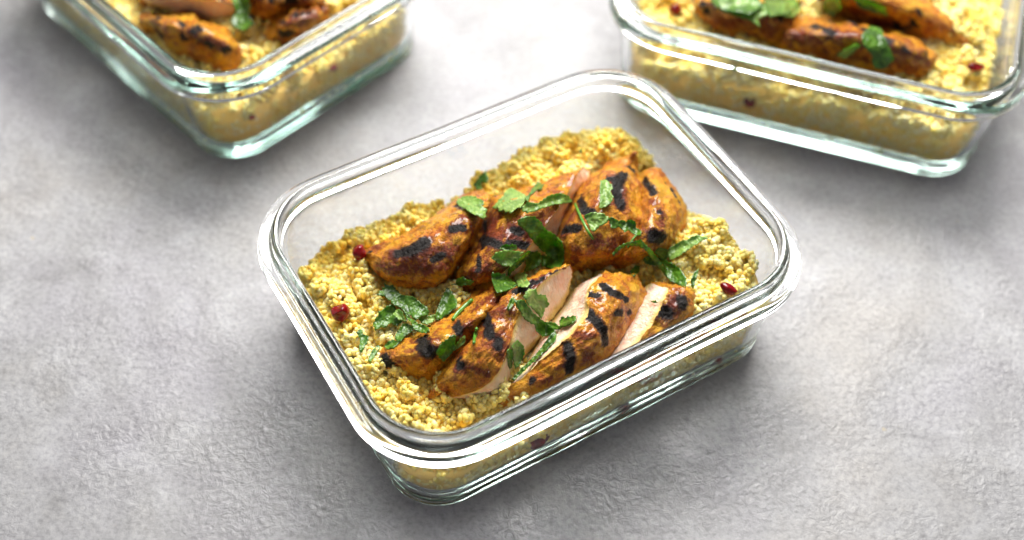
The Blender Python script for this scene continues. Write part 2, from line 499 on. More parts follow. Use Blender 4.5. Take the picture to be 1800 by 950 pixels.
_gn = None
def grain_nodes():
    global _gn
    if _gn: return _gn
    t = bpy.data.node_groups.new('grain_scatter', 'GeometryNodeTree'); _gn = t
    t.interface.new_socket('Geometry', in_out='INPUT', socket_type='NodeSocketGeometry')
    t.interface.new_socket('Geometry', in_out='OUTPUT', socket_type='NodeSocketGeometry')
    N = t.nodes.new; L = t.links.new
    gi = N('NodeGroupInput'); go = N('NodeGroupOutput')
    ico = N('GeometryNodeMeshIcoSphere'); ico.inputs['Radius'].default_value = 1; ico.inputs['Subdivisions'].default_value = 2
    ss = N('GeometryNodeSetShadeSmooth'); L(ico.outputs[0], ss.inputs[0])
    sp = N('GeometryNodeSetPosition'); ns = N('ShaderNodeTexNoise'); ns.inputs['Scale'].default_value = 1.3; ns.inputs['Detail'].default_value = 1
    nm = N('GeometryNodeInputPosition'); L(nm.outputs[0], ns.inputs['Vector'])
    vm = N('ShaderNodeVectorMath'); vm.operation = 'MULTIPLY_ADD'; L(ns.outputs['Color'], vm.inputs[0])
    vm.inputs[1].default_value = (1.25, 1.25, 1.25); vm.inputs[2].default_value = (-.62, -.62, -.62)
    L(ss.outputs[0], sp.inputs['Geometry']); L(vm.outputs[0], sp.inputs['Offset'])
    sm = N('GeometryNodeSetMaterial'); sm.inputs['Material'].default_value = MT['grain']; L(sp.outputs[0], sm.inputs[0])
    io = N('GeometryNodeInstanceOnPoints'); L(gi.outputs[0], io.inputs['Points']); L(sm.outputs[0], io.inputs['Instance'])
    def attr(nm, ty):
        a = N('GeometryNodeInputNamedAttribute'); a.data_type = ty; a.inputs['Name'].default_value = nm; return a.outputs[0]
    e2r = N('FunctionNodeEulerToRotation'); L(attr('rot', 'FLOAT_VECTOR'), e2r.inputs[0]); L(e2r.outputs[0], io.inputs['Rotation'])
    cmb = N('ShaderNodeCombineXYZ'); s = attr('size', 'FLOAT')
    for i, f in enumerate((1.2, .95, .86)):
        mu = N('ShaderNodeMath'); mu.operation = 'MULTIPLY'; L(s, mu.inputs[0]); mu.inputs[1].default_value = f; L(mu.outputs[0], cmb.inputs[i])
    L(cmb.outputs[0], io.inputs['Scale'])
    L(io.outputs[0], go.inputs[0])
    return t

def hl(px, py, z, r, h, key='main'):
    q = to_local(at(px, py, z), key); return (q[0], q[1], r, h)
HILLS = dict(
    main=[hl(1060, 262, .034, .013, .014), hl(940, 285, .034, .015, .011), hl(1135, 325, .03, .018, -.014),
          (-.080, .066, .015, -.006), (-.048, .072, .016, -.006), (-.008, .072, .018, -.009), (.090, .020, .012, -.008), hl(1255, 420, .038, .020, .010),
          hl(1240, 500, .034, .016, .004), hl(690, 390, .03, .014, .003), hl(600, 470, .03, .02, .001), hl(700, 700, .03, .02, .002),
          hl(1150, 640, .03, .03, -.003)],
    left=[hl(400, 110, .035, .02, -.004, 'left')],
    right=[hl(1690, 60, .04, .03, .008, 'right'), hl(1150, 40, .035, .02, -.002, 'right')])
FIELD = {}
for k, base in (('main', .0300), ('left', .036), ('right', .036)):
    FIELD[k] = build_couscous(k, HILLS[k], base, dict(
        main='yellow couscous filling the middle dish under the sliced chicken',
        left='blurred yellow couscous filling the glass dish at the top left',
        right='blurred yellow couscous filling the glass dish at the top right')[k])

# ------------------------------------------------------------------ chicken
def catmull(P, n, closed=False):
    P = np.array(P, float); k = len(P); out = []
    Q = np.vstack([2 * P[0] - P[1], P, 2 * P[-1] - P[-2]])
    for u in np.linspace(0, k - 1, n):
        i = min(int(u), k - 2); t = u - i
        p0, p1, p2, p3 = Q[i], Q[i + 1], Q[i + 2], Q[i + 3]
        out.append(.5 * ((2 * p1) + (-p0 + p2) * t + (2 * p0 - 5 * p1 + 4 * p2 - p3) * t * t + (-p0 + 3 * p1 - 3 * p2 + p3) * t ** 3))
    return np.array(out)

def project(V):
    d = np.asarray(V) - np.array(cam_pos)
    z = d @ np.array(fwd)
    return np.stack([900 + CAM_F * (d @ np.array(right)) / z, 475 - CAM_F * (d @ np.array(up)) / z], 1), z

def fbm(v, sc, seed, oct=3):
    p = Vector((v[0] * sc + seed, v[1] * sc, v[2] * sc)); return noise.fractal(p, .9, 2.1, oct)

SOLIDS = []
def chicken_slice(rows, segs, label, chars=(), browns=(), group=None, dens=1.0, under=.007, seed=0, cap=None, rough=1.0, spice=0.0):
    """rows: stations along the slice, each a list of (pixel x, pixel y, height); segs: (first column, last column, 'c' crust or 'f' cut flesh)"""
    P = [[np.array(at(*p)) for p in r] for r in rows]
    P = [catmull([r[j] for r in P], max(12, int(72 * dens))) for j in range(len(rows[0]))]   # columns along the slice
    P = np.array(P).transpose(1, 0, 2)       # station, column, xyz
    nst = len(P); grid = []; kinds = []; edge = []
    for si in range(nst):
        full = P[si]; line = []; kd = []; ed = []
        for (a, b, ty) in segs:
            m = max(6, int((26 if ty == 'c' else 20) * dens * (b - a) ** .5))
            seg = catmull(full[a:b + 1], m) if b - a > 0 else full[a:b + 1]
            for q in range(m - 1):
                line.append(seg[q]); kd.append(ty)
                t = q / (m - 1); ed.append(max(0, 1 - min(t, 1 - t) * 4.5))
        line.append(full[segs[-1][1]]); kd.append('c'); ed.append(1)
        p0, p1 = full[segs[-1][1]], full[0]
        m = max(5, int(10 * dens))
        for q in range(1, m):
            t = q / m; v = p0 + (p1 - p0) * t; v = v - np.array([0, 0, under * math.sin(math.pi * t) ** .6]); line.append(v); kd.append('c'); ed.append(1)
        grid.append(line); kinds = kd; edge.append(ed)
    G = np.array(grid)
    # rounded ends
    def endcap(row, prev, steps=5):
        out = []; cen = row.mean(0); dirv = row - prev; dv = dirv.mean(0); ln = np.linalg.norm(dv); dv = dv / (ln + 1e-9)
        rad = np.linalg.norm(row - cen, axis=1).mean()
        for k in range(1, steps + 1):
            a = k / steps * math.pi / 2
            out.append(cen + (row - cen) * max(math.cos(a), .02) + dv * rad * .32 * math.sin(a))
        return out
    st = 5 if dens > .5 else 3
    head = endcap(G[0], G[1], st)[::-1]; tail = endcap(G[-1], G[-2], st)
    G = np.concatenate([np.array(head), G, np.array(tail)]); E_ = [edge[0]] * len(head) + edge + [edge[-1]] * len(tail)
    ns, nc = G.shape[:2]
    flesh_end = len(head) + nst - 1
    # normals from the grid
    du = np.roll(G, -1, 0) - np.roll(G, 1, 0); du[0] = G[1] - G[0]; du[-1] = G[-1] - G[-2]
    dv = np.roll(G, -1, 1) - np.roll(G, 1, 1)
    Nn = np.cross(du, dv); ln = np.linalg.norm(Nn, axis=2, keepdims=True); Nn = Nn / (ln + 1e-12)
    cen = G.mean(axis=1, keepdims=True)
    if ((G - cen) * Nn).sum() < 0: Nn = -Nn
    V = G.copy()
    for i in range(ns):
        for j in range(nc):
            v = G[i, j]; fl = kinds[j] == 'f'
            a = fbm(v, 95, seed, 3) * .0012 + fbm(v, 310, seed + 5, 3) * .00085
            if not fl: a += abs(fbm(v, 640, seed + 9, 2)) * .0009
            if not fl: a += fbm(np.array([i / ns * .05, j / nc * .11, seed * .1]), 330, seed, 2) * .00055
            e = E_[i][j]
            if fl: a = a * .55
            fade = 1 if 2 < i < ns - 3 else .5
            V[i, j] = v + Nn[i, j] * a * rough * fade
    flat = V.reshape(-1, 3)
    cf, ff = [], []
    for i in range(ns - 1):
        for j in range(nc):
            q = (i * nc + j, i * nc + (j + 1) % nc, (i + 1) * nc + (j + 1) % nc, (i + 1) * nc + j)
            isf = kinds[j] == 'f' and len(head) <= i < flesh_end
            if cap == 'start' and i < len(head): isf = True
            if cap == 'end' and i >= flesh_end: isf = True
            (ff if isf else cf).append(q)
    cf.append(tuple(range(nc))); cf.append(tuple((ns - 1) * nc + k for k in range(nc)))
    bm_check = np.cross(flat[cf[len(cf) // 2][1]] - flat[cf[len(cf) // 2][0]], flat[cf[len(cf) // 2][2]] - flat[cf[len(cf) // 2][0]])
    def sub(faces):
        ids = sorted({i for f in faces for i in f}); mp = {a: b for b, a in enumerate(ids)}
        return ids, [tuple(mp[i] for i in f) for f in faces]
    # char and paprika values per vertex, measured on the surface itself
    pix, dep = project(flat)
    def strokes(lst):
        val = np.zeros(len(flat))
        for (pts, w) in lst:
            W3 = []
            for (x, y) in pts:
                d2 = ((pix - [x, y]) ** 2).sum(1); near = np.where(d2 < max(30, d2.min() + 12))[0]
                W3.append(flat[near[np.argmin(dep[near])]])
            wm = w / 3.75e3
            best = np.full(len(flat), 1e9)
            if len(W3) == 1: W3 = W3 * 2
            for a, b in zip(W3[:-1], W3[1:]):
                ab = b - a; t = np.clip(((flat - a) @ ab) / (ab @ ab + 1e-12), 0, 1)
                best = np.minimum(best, np.linalg.norm(flat - (a + t[:, None] * ab), axis=1))
            val = np.maximum(val, np.clip(1 - .5 * best / wm, 0, 1))
        return val
    ch = strokes([(p_, w_ * 1.12) for p_, w_ in chars]); br = np.clip(strokes([(p_, w_ * 1.35) for p_, w_ in browns]) * .8 + spice, -.3, 1)
    # seared lines are sunken
    NF = Nn.reshape(-1, 3)
    flat = flat - NF * (np.clip(ch * 2 - .6, 0, 1) * .0005)[:, None]
    ids, fc = sub(cf)
    o = mesh_obj('chicken_slice', flat[ids], fc, MT['crust'])
    for nm, arr in (('char', ch), ('brown', br)):
        at_ = o.data.attributes.new(nm, 'FLOAT', 'POINT'); at_.data.foreach_set('value', arr[ids].astype(np.float32))
    fix_normals(o)
    tag(o, label, 'chicken slice', group)
    if ff:
        ids, fc2 = sub(ff)
        p = mesh_obj('cut_face', flat[ids], fc2, MT['flesh'], o)
        ee = np.array([E_[i // nc][i % nc] if kinds[i % nc] == 'f' else 1.0 for i in ids])
        if cap: ee = np.where([(i // nc < len(head)) or (i // nc >= flesh_end) for i in ids], .1, ee)
        at_ = p.data.attributes.new('edge', 'FLOAT', 'POINT'); at_.data.foreach_set('value', ee.astype(np.float32))
        fix_normals(p, o)
    SOLIDS.append((flat, cf + ff))
    return o

import bmesh
def fix_normals(o, ref=None):
    bm = bmesh.new(); bm.from_mesh(o.data)
    if ref is None: bmesh.ops.recalc_face_normals(bm, faces=bm.faces)
    bm.to_mesh(o.data); bm.free()
    if ref is not None:
        # face outwards: away from the centre of the parent mesh
        cc = np.zeros(len(ref.data.vertices) * 3); ref.data.vertices.foreach_get('co', cc); cen = Vector(cc.reshape(-1, 3).mean(0))
        s_ = 0
        for p in o.data.polygons: s_ += (p.center - cen).dot(p.normal) * p.area
        if s_ < 0: o.data.flip_normals()

FRONT = 'slices of the front chicken breast in the middle dish'
BACK = 'slices of the rear chicken breast in the middle dish'
C3 = [(0, 2, 'c')]; C4 = [(0, 3, 'c')]
# rear breast
chicken_slice([[(645,440,.036),(643,446,.037),(645,457,.033),(648,463,.028)],
               [(672,424,.036),(680,450,.046),(682,482,.042),(690,500,.028)],
               [(715,407,.036),(725,432,.053),(735,486,.044),(738,510,.028)],
               [(760,380,.036),(775,408,.055),(775,480,.045),(770,506,.028)],
               [(812,342,.036),(822,372,.055),(808,446,.049),(785,494,.028)],
               [(846,332,.036),(856,352,.053),(846,386,.050),(818,452,.030)]], C4,
              'large tapered glossy charred chicken slice, left end of the rear breast',
              chars=[([(700,440),(725,436),(752,422)], 8), ([(762,452),(782,446)], 5), ([(793,400),(816,398)], 5), ([(800,358),(826,350)], 4), ([(646,438)], 4)],
              browns=[([(660,470),(700,480),(745,478),(785,466)], 7), ([(690,445),(740,440),(790,440)], 10), ([(790,400),(830,370)], 8), ([(740,395),(660,430)], 6)],
              group=BACK, seed=1, spice=0.14)
chicken_slice([[(800,505,.029),(822,516,.030),(850,512,.030),(860,512,.028)],
               [(802,478,.033),(835,482,.047),(880,482,.046),(898,488,.032)],
               [(822,440,.033),(865,440,.054),(922,446,.051),(938,456,.034)],
               [(845,394,.033),(890,398,.056),(955,402,.053),(976,420,.034)],
               [(866,346,.036),(915,358,.056),(992,350,.053),(1000,364,.036)],
               [(900,336,.036),(950,335,.050),(1014,306,.051),(1034,318,.037)],
               [(965,322,.036),(1000,306,.043),(1024,294,.046),(1036,302,.038)]], [(0, 2, 'c'), (2, 3, 'f')],
              'dark glazed chicken slice with narrow pink cut face, second in the rear breast',
              chars=[([(838,418),(855,422),(876,428)], 6), ([(905,402),(918,410)], 5), ([(850,385),(846,430),(838,470)], 4), ([(902,425),(930,432)], 5), ([(868,337),(874,335)], 4)],
              browns=[([(850,380),(870,420),(900,400)], 14), ([(840,470),(820,500)], 8), ([(900,440),(930,420),(950,390)], 10), ([(850,480),(900,470)], 6)],
              group=BACK, seed=2, spice=0.20)
chicken_slice([[(984,474,.029),(1000,484,.030),(1036,474,.031),(1056,470,.029)],
               [(980,442,.033),(998,444,.046),(1040,447,.050),(1085,458,.040)],
               [(978,411,.036),(1006,405,.054),(1055,400,.058),(1112,430,.046)],
               [(1003,356,.038),(1035,350,.058),(1085,355,.060),(1127,390,.048)],
               [(1032,315,.038),(1060,310,.055),(1100,312,.057),(1130,345,.046)],
               [(1065,291,.038),(1085,290,.047),(1106,290,.048),(1122,308,.040)],
               [(1100,280,.044),(1109,274,.049),(1117,269,.050),(1121,282,.045)]], C4,
              'plump orange chicken slice under the pale upright coriander leaf in the rear breast',
              chars=[([(1100,304),(1086,333),(1090,357)], 7), ([(1066,312),(1080,314)], 4), ([(1012,350),(1022,370),(1042,374)], 6), ([(986,402),(1012,398)], 6), ([(1112,290),(1118,298)], 5)],
              browns=[([(1012,350),(990,400)], 9), ([(1045,425),(1080,430)], 9), ([(1095,310),(1085,350)], 10), ([(1010,440),(1005,470)], 5)],
              group=BACK, seed=3, spice=0.08)
chicken_slice([[(1052,469,.029),(1090,470,.031),(1130,464,.031),(1152,456,.029)],
               [(1078,455,.036),(1115,445,.049),(1152,438,.046),(1178,432,.032)],
               [(1108,425,.042),(1137,405,.056),(1176,402,.052),(1204,398,.035)],
               [(1117,380,.042),(1146,360,.057),(1179,355,.052),(1203,360,.036)],
               [(1119,335,.038),(1141,325,.052),(1166,322,.048),(1180,325,.037)],
               [(1123,312,.036),(1136,301,.043),(1150,298,.042),(1163,302,.036)]], C4,
              'rounded yellow end slice with one slanting grill mark, right end of the rear breast',
              chars=[([(1128,318),(1144,338)], 5), ([(1176,318),(1190,338),(1200,354)], 4), ([(1162,368)], 4), ([(1152,412),(1168,425)], 8)],
              browns=[([(1150,350),(1168,375),(1172,398)], 6), ([(1150,410),(1165,430)], 13), ([(1120,455),(1160,448)], 6)],
              group=BACK, seed=4, spice=-0.02)
# front breast
chicken_slice([[(657,630,.029),(657,638,.030),(662,648,.028)],
               [(678,606,.030),(686,630,.039),(696,664,.027)],
               [(716,588,.030),(735,618,.045),(742,672,.028)],
               [(751,574,.032),(775,600,.048),(780,652,.032)],
               [(800,545,.034),(822,568,.050),(835,600,.036)],
               [(842,506,.035),(862,532,.050),(872,560,.038)],
               [(876,484,.036),(892,500,.046),(905,520,.038)]], C3,
              'long orange end slice with three char marks, left end of the front breast',
              chars=[([(668,630),(676,640)], 8), ([(738,592),(748,612),(758,624)], 8), ([(798,566),(806,578)], 6), ([(742,603)], 8)],
              browns=[([(668,630),(685,645)], 10), ([(740,590),(760,620)], 12), ([(830,540),(860,515)], 8), ([(800,600),(820,570)], 7)],
              group=FRONT, seed=5, spice=0.12)
chicken_slice([[(750,703,.028),(752,701,.029),(758,704,.029),(765,706,.028),(768,706,.027)],
               [(765,668,.031),(785,668,.040),(820,672,.040),(845,684,.038),(858,697,.028)],
               [(792,628,.034),(818,625,.047),(855,632,.048),(880,646,.046),(886,684,.029)],
               [(824,590,.036),(852,585,.051),(884,592,.052),(898,596,.050),(922,628,.030)],
               [(848,545,.038),(876,542,.053),(902,548,.053),(915,548,.052),(952,590,.032)],
               [(878,514,.038),(905,508,.051),(930,508,.053),(944,507,.053),(976,552,.034)],
               [(920,492,.038),(940,488,.049),(958,484,.052),(970,483,.053),(994,524,.037)],
               [(965,478,.040),(978,473,.047),(992,468,.051),(1002,466,.052),(1006,490,.042)]],
              [(0, 3, 'c'), (3, 4, 'f')],
              'thick chicken slice with broad pale cut face turned right, second in the front breast',
              chars=[([(848,560),(856,586)], 7), ([(872,597),(880,611)], 6), ([(802,630),(807,643)], 5), ([(936,491),(950,486)], 4), ([(970,475),(984,470)], 3), ([(905,508),(925,500)], 6)],
              browns=[([(880,515),(915,505),(950,486),(985,470)], 7), ([(870,540),(900,545)], 9), ([(845,560),(880,610)], 9), ([(820,650),(860,660)], 5), ([(800,640)], 8)],
              group=FRONT, seed=6, spice=0.08)
chicken_slice([[(872,704,.029),(875,703,.030),(882,708,.030),(890,716,.026)],
               [(904,668,.030),(932,652,.040),(962,668,.041),(985,694,.024)],
               [(936,618,.031),(972,616,.048),(1015,632,.047),(1045,668,.023)],
               [(962,580,.032),(1006,588,.052),(1050,600,.049),(1090,640,.023)],
               [(984,542,.033),(1032,550,.054),(1074,566,.050),(1110,600,.026)],
               [(1008,512,.035),(1032,520,.054),(1090,530,.052),(1133,536,.034)],
               [(1028,494,.037),(1042,496,.052),(1090,500,.052),(1136,512,.038)],
               [(1052,484,.038),(1060,483,.046),(1090,482,.047),(1120,488,.040)]],
              [(0, 1, 'f'), (1, 3, 'c')],
              'chicken slice with bold black grill bars and pale left flank in the front breast',
              chars=[([(1055,499),(1080,512),(1107,525)], 4.5), ([(1036,512),(1050,514)], 4.5), ([(1034,546),(1049,559),(1063,582),(1070,607)], 6.5), ([(997,602),(1002,628),(1003,655)], 6.5), ([(930,668)], 5), ([(1088,549),(1096,550)], 4), ([(1112,549)], 4)],
              browns=[([(1040,510),(1048,520)], 6), ([(1030,600),(1040,640)], 10), ([(1095,552),(1110,552)], 7), ([(960,680),(990,640)], 5)],
              group=FRONT, seed=7, spice=-0.10)
chicken_slice([[(1046,628,.028),(1058,648,.032),(1070,664,.030),(1080,676,.022)],
               [(1070,588,.031),(1102,622,.040),(1125,640,.036),(1138,662,.022)],
               [(1101,545,.033),(1152,562,.045),(1180,576,.040),(1195,604,.022)],
               [(1121,516,.034),(1168,530,.047),(1204,540,.044),(1222,568,.024)],
               [(1143,498,.036),(1176,506,.045),(1206,512,.044),(1228,532,.032)]],
              [(0, 1, 'f'), (1, 3, 'c')],
              'chicken slice with wide pink cut face, right end of the front breast beside the glass',
              chars=[([(1199,523),(1208,534)], 9), ([(1172,548),(1180,552)], 8), ([(1118,634),(1128,628)], 4)],
              browns=[([(1195,520),(1175,548)], 12), ([(1120,635),(1150,600)], 7)],
              group=FRONT, seed=8, spice=0.1)
# dish at the top left
LG = 'chicken slices in the top left dish'
chicken_slice([[(247,28,.040),(248,36,.042),(258,52,.034)], [(285,22,.040),(290,42,.055),(292,75,.036)], [(330,20,.040),(330,48,.058),(322,100,.036)],
               [(360,36,.040),(365,62,.058),(358,112,.036)], [(395,50,.040),(398,78,.053),(390,120,.036)], [(418,75,.039),(420,95,.043),(412,118,.036)]], C3,
              'blurred striped chicken slice pointing to the near corner of the top left dish',
              chars=[([(274,30),(276,60)], 7), ([(318,38),(324,75)], 7), ([(335,50),(350,45)], 6), ([(352,76),(375,84)], 5), ([(390,95),(408,90)], 6)],
              browns=[([(270,30),(275,60)], 9), ([(330,55),(390,90)], 8)], group=LG, dens=.45, seed=11, spice=0.20, rough=2.1)
chicken_slice([[(240,-30,.040),(243,-15,.048),(250,5,.038)], [(290,-40,.040),(290,-13,.058),(300,20,.038)], [(340,-35,.040),(345,-5,.058),(345,30,.038)],
               [(380,-28,.040),(385,0,.054),(385,34,.038)], [(405,-5,.040),(412,10,.046),(410,28,.038)]], [(0, 1, 'c'), (1, 2, 'f')],
              'blurred chicken slice with a greyish pink cut side at the top edge of the picture',
              chars=[([(385,5),(398,8)], 5)], browns=[([(380,0),(400,15)], 9)], group=LG, dens=.45, seed=12, spice=0.28, rough=1.7)
chicken_slice([[(425,-30,.040),(432,-5,.050),(440,20,.038)], [(470,-45,.040),(475,-5,.058),(480,35,.038)], [(520,-40,.040),(525,-10,.057),(535,25,.038)],
               [(560,-20,.040),(566,0,.047),(565,15,.038)]], C3, 'blurred dark orange chicken slice right of the coriander in the top left dish',
              chars=[([(480,0),(520,5)], 7)], browns=[([(440,0),(540,0)], 10)], group=LG, dens=.45, seed=13, spice=0.22, rough=2.1)
chicken_slice([[(470,35,.040),(475,50,.044),(478,72,.038)], [(500,18,.040),(505,40,.054),(510,72,.038)], [(540,10,.040),(545,30,.052),(550,55,.038)],
               [(568,8,.040),(572,18,.044),(570,35,.038)]], C3, 'blurred chicken slice with round black char spot beside the top left rim',
              chars=[([(484,62),(508,60)], 9), ([(495,36),(540,16)], 6)], browns=[([(500,40),(560,20)], 9)], group=LG, dens=.45, seed=14, spice=0.20, rough=2.1)
# dish at the top right
RG = 'chicken slices in the top right dish'
chicken_slice([[(1225,-10,.040),(1230,8,.047),(1235,40,.036)], [(1270,-40,.040),(1275,10,.058),(1275,62,.034)], [(1320,-30,.040),(1325,20,.060),(1325,78,.034)],
               [(1360,-20,.040),(1368,30,.058),(1368,88,.034)], [(1395,0,.040),(1400,35,.047),(1398,80,.034)]], C3,
              'blurred orange chicken slice beneath the coriander heap, leftmost in the top right dish',
              chars=[([(1230,5),(1240,20)], 6), ([(1375,30),(1395,30)], 6)], browns=[([(1250,30),(1350,50)], 12)], group=RG, dens=.45, seed=15, spice=0.18, rough=2.1)
chicken_slice([[(1385,40,.040),(1385,62,.052),(1365,95,.034)], [(1440,30,.040),(1445,60,.060),(1440,108,.034)], [(1500,35,.040),(1505,65,.062),(1510,128,.034)],
               [(1560,50,.040),(1570,80,.059),(1575,142,.034)], [(1610,70,.040),(1620,95,.054),(1620,142,.034)], [(1638,88,.040),(1640,105,.046),(1630,138,.034)]], C3,
              'blurred charred chicken slice along the near side of the top right dish',
              chars=[([(1430,48),(1460,55)], 7), ([(1500,42),(1520,50)], 6), ([(1556,66),(1595,84)], 5), ([(1465,34),(1500,32)], 6), ([(1632,95)], 5)],
              browns=[([(1400,60),(1500,60)], 12), ([(1560,80),(1630,110)], 10), ([(1450,90),(1600,120)], 6)], group=RG, dens=.45, seed=16, spice=0.22, rough=2.1)
chicken_slice([[(1450,-60,.040),(1460,-25,.060),(1470,30,.040)], [(1530,-50,.040),(1540,-10,.062),(1550,50,.040)], [(1600,-25,.040),(1610,10,.058),(1610,65,.040)],
               [(1650,15,.040),(1658,35,.052),(1655,75,.040)], [(1695,55,.040),(1700,68,.045),(1690,85,.040)], [(1715,90,.040),(1718,95,.041),(1712,100,.040)]], C3,
              'blurred long orange chicken slice tapering to the right in the top right dish',
              chars=[([(1580,46),(1608,40)], 7), ([(1618,20)], 5)], browns=[([(1500,20),(1560,40)], 9), ([(1680,60),(1710,90)], 6)], group=RG, dens=.45, seed=17, spice=0.12, rough=2.1)

# ------------------------------------------------------------------ where the view meets the food
_v = []; _f = []
for (flat, fc) in SOLIDS:
    o_ = len(_v); _v += [tuple(v) for v in flat]; _f += [tuple(i + o_ for i in q) for q in fc]
FOOD = BVHTree.FromPolygons(_v, _f)
def bed_z(x, y, key):
    q = to_local((x, y), key); hills, base, _ = FIELD[key]
    return float(height(np.array([q[0]]), np.array([q[1]]), hills, base)[0]) + .0030
def surface(px, py, key='main'):
    """distance along the sight line to the food, and the sight line"""
    d = (fwd * CAM_F + right * (px - 900) - up * (py - 475)).normalized()
    h = FOOD.ray_cast(cam_pos, d)
    t1 = h[3] if h[0] else 9
    z = .03
    for _ in range(5):
        t = (z - cam_pos.z) / d.z; p = cam_pos + d * t; z = bed_z(p.x, p.y, key)
    t2 = (z - cam_pos.z) / d.z
    return min(t1, t2), d

# ------------------------------------------------------------------ coriander
def poly_inside(P, x, y):
    c_ = False; n = len(P)
    for i in range(n):
        x1, y1 = P[i]; x2, y2 = P[(i + 1) % n]
        if (y1 > y) != (y2 > y) and x < (x2 - x1) * (y - y1) / (y2 - y1 + 1e-12) + x1: c_ = not c_
    return c_

def leaf(outline, name='coriander_leaf', mat='leaf', parent=None, lift=.0012, stiff=.65, curl=.0026, seed=0, vein=None, step=2.6, key='main', thick=.00016):
    """outline in pixels; the blade lies over the food it covers, at its own height"""
    rr_ = np.random.default_rng(seed + 100)
    O = [np.array(p, float) for p in outline]; pts = []
    n = len(O)
    for i in range(n):
        a, b = O[i], O[(i + 1) % n]; k = max(1, int(np.linalg.norm(b - a) / step))
        nrm = np.array([-(b - a)[1], (b - a)[0]]); nrm /= (np.linalg.norm(nrm) + 1e-9)
        for q in range(k):
            t = q / k; p = a + (b - a) * t
            if q: p = p + nrm * rr_.normal(0, .42)
            pts.append(p)
    if step < 4 and n > 8:
        acc = 0; q_ = []
        C_ = np.mean(pts, 0)
        for i in range(len(pts)):
            acc += np.linalg.norm(pts[i] - pts[i - 1]) if i else 0
            o2 = pts[i] - C_; o2 = o2 / (np.linalg.norm(o2) + 1e-9)
            q_.append(pts[i] + o2 * (abs(math.sin(acc / 8.0 * math.pi + seed)) * 1.9 - .8))
        pts = q_
    nb = len(pts)
    A = np.array(pts); mn, mx = A.min(0), A.max(0)
    g = step * 1.15; inner = []
    y = mn[1]
    row = 0
    while y < mx[1]:
        x = mn[0] + (row % 2) * g / 2
        while x < mx[0]:
            if poly_inside(pts, x, y) and np.min(np.hypot(A[:, 0] - x, A[:, 1] - y)) > g * .55: inner.append(np.array((x, y)))
            x += g
        y += g * .87; row += 1
    allp = [Vector(p) for p in pts + inner]
    res = geometry.delaunay_2d_cdt(allp, [(i, (i + 1) % nb) for i in range(nb)], [], 1, 1e-4)
    vs, fs = res[0], res[2]
    XY = np.array([(v.x, v.y) for v in vs]); T = []; Dr = []
    for (x, y) in XY:
        t, d = surface(x, y, key); T.append(t); Dr.append(d)
    T = np.array(T)
    B = np.c_[XY - XY.mean(0), np.ones(len(XY))]
    co, *_ = np.linalg.lstsq(B, T, rcond=None); pl = B @ co
    t = pl * stiff + T * (1 - stiff)
    over = t - T
    t = t - max(0, np.quantile(over, .93)) * .8
    t = np.minimum(t, T)
    # smooth over neighbours
    nbr = [set() for _ in XY]
    for f in fs:
        for i in range(len(f)):
            nbr[f[i]].add(f[(i + 1) % len(f)]); nbr[f[(i + 1) % len(f)]].add(f[i])
    for _ in range(4):
        t = np.array([.5 * t[i] + .5 * np.mean([t[j] for j in nbr[i]]) if nbr[i] else t[i] for i in range(len(t))])
    # vein and curl
    if vein is None:
        c0 = XY.mean(0); u, s_, vt = np.linalg.svd(XY - c0, full_matrices=False); ax = vt[0]; L_ = (XY - c0) @ ax
        vein = [tuple(c0 + ax * L_.min() * .9), tuple(c0 + ax * L_.max() * .9)]
    a, b = np.array(vein[0]), np.array(vein[-1]); ab = b - a; ln = np.linalg.norm(ab) + 1e-9; ab /= ln
    al = (XY - a) @ ab; pe = (XY - a) @ np.array([-ab[1], ab[0]])
    wid = np.abs(pe).max() + 1e-6
    vv = np.clip(1 - np.abs(pe) / 1.1, 0, 1) * ((al > 0) & (al < ln))
    side = np.clip(1 - np.abs(((al - np.abs(pe) * .9) / 7.5) % 1 - .5) * 7, 0, 1) * .55 * (np.abs(pe) < wid * .85)
    vv = np.maximum(vv, side)
    wav = np.array([noise.noise(Vector((x * .06 + seed * 3.1, y * .06, 1.7))) for x, y in XY]) + .5 * np.array([noise.noise(Vector((x * .16 + seed, y * .16, 4.2))) for x, y in XY])
    lift *= .9
    t = t - lift - curl * ((pe / wid) ** 2 * .9 + .55 * wav + .35 * np.abs(((al - np.abs(pe) * .9) / 7.5) % 1 - .5))
    t = np.minimum(t, T - .0002)
    top = np.array([np.array(cam_pos) + np.array(Dr[i]) * t[i] for i in range(len(t))])
    bot = np.array([np.array(cam_pos) + np.array(Dr[i]) * (t[i] + thick) for i in range(len(t))])
    nv = len(top); F = []
    for f in fs:
        f = list(f)
        F.append(tuple(f)); F.append(tuple(i + nv for i in reversed(f)))
    ed = {}
    for f in fs:
        for i in range(len(f)):
            a_, b_ = f[i], f[(i + 1) % len(f)]
            if (b_, a_) in ed: del ed[(b_, a_)]
            else: ed[(a_, b_)] = 1
    for (a_, b_) in ed: F.append((b_, a_, a_ + nv, b_ + nv))
    o = mesh_obj(name, np.vstack([top, bot]), F, MT[mat], parent)
    at_ = o.data.attributes.new('vein', 'FLOAT', 'POINT'); at_.data.foreach_set('value', np.r_[vv, vv * .5].astype(np.float32))
    fix_normals(o)
    return o

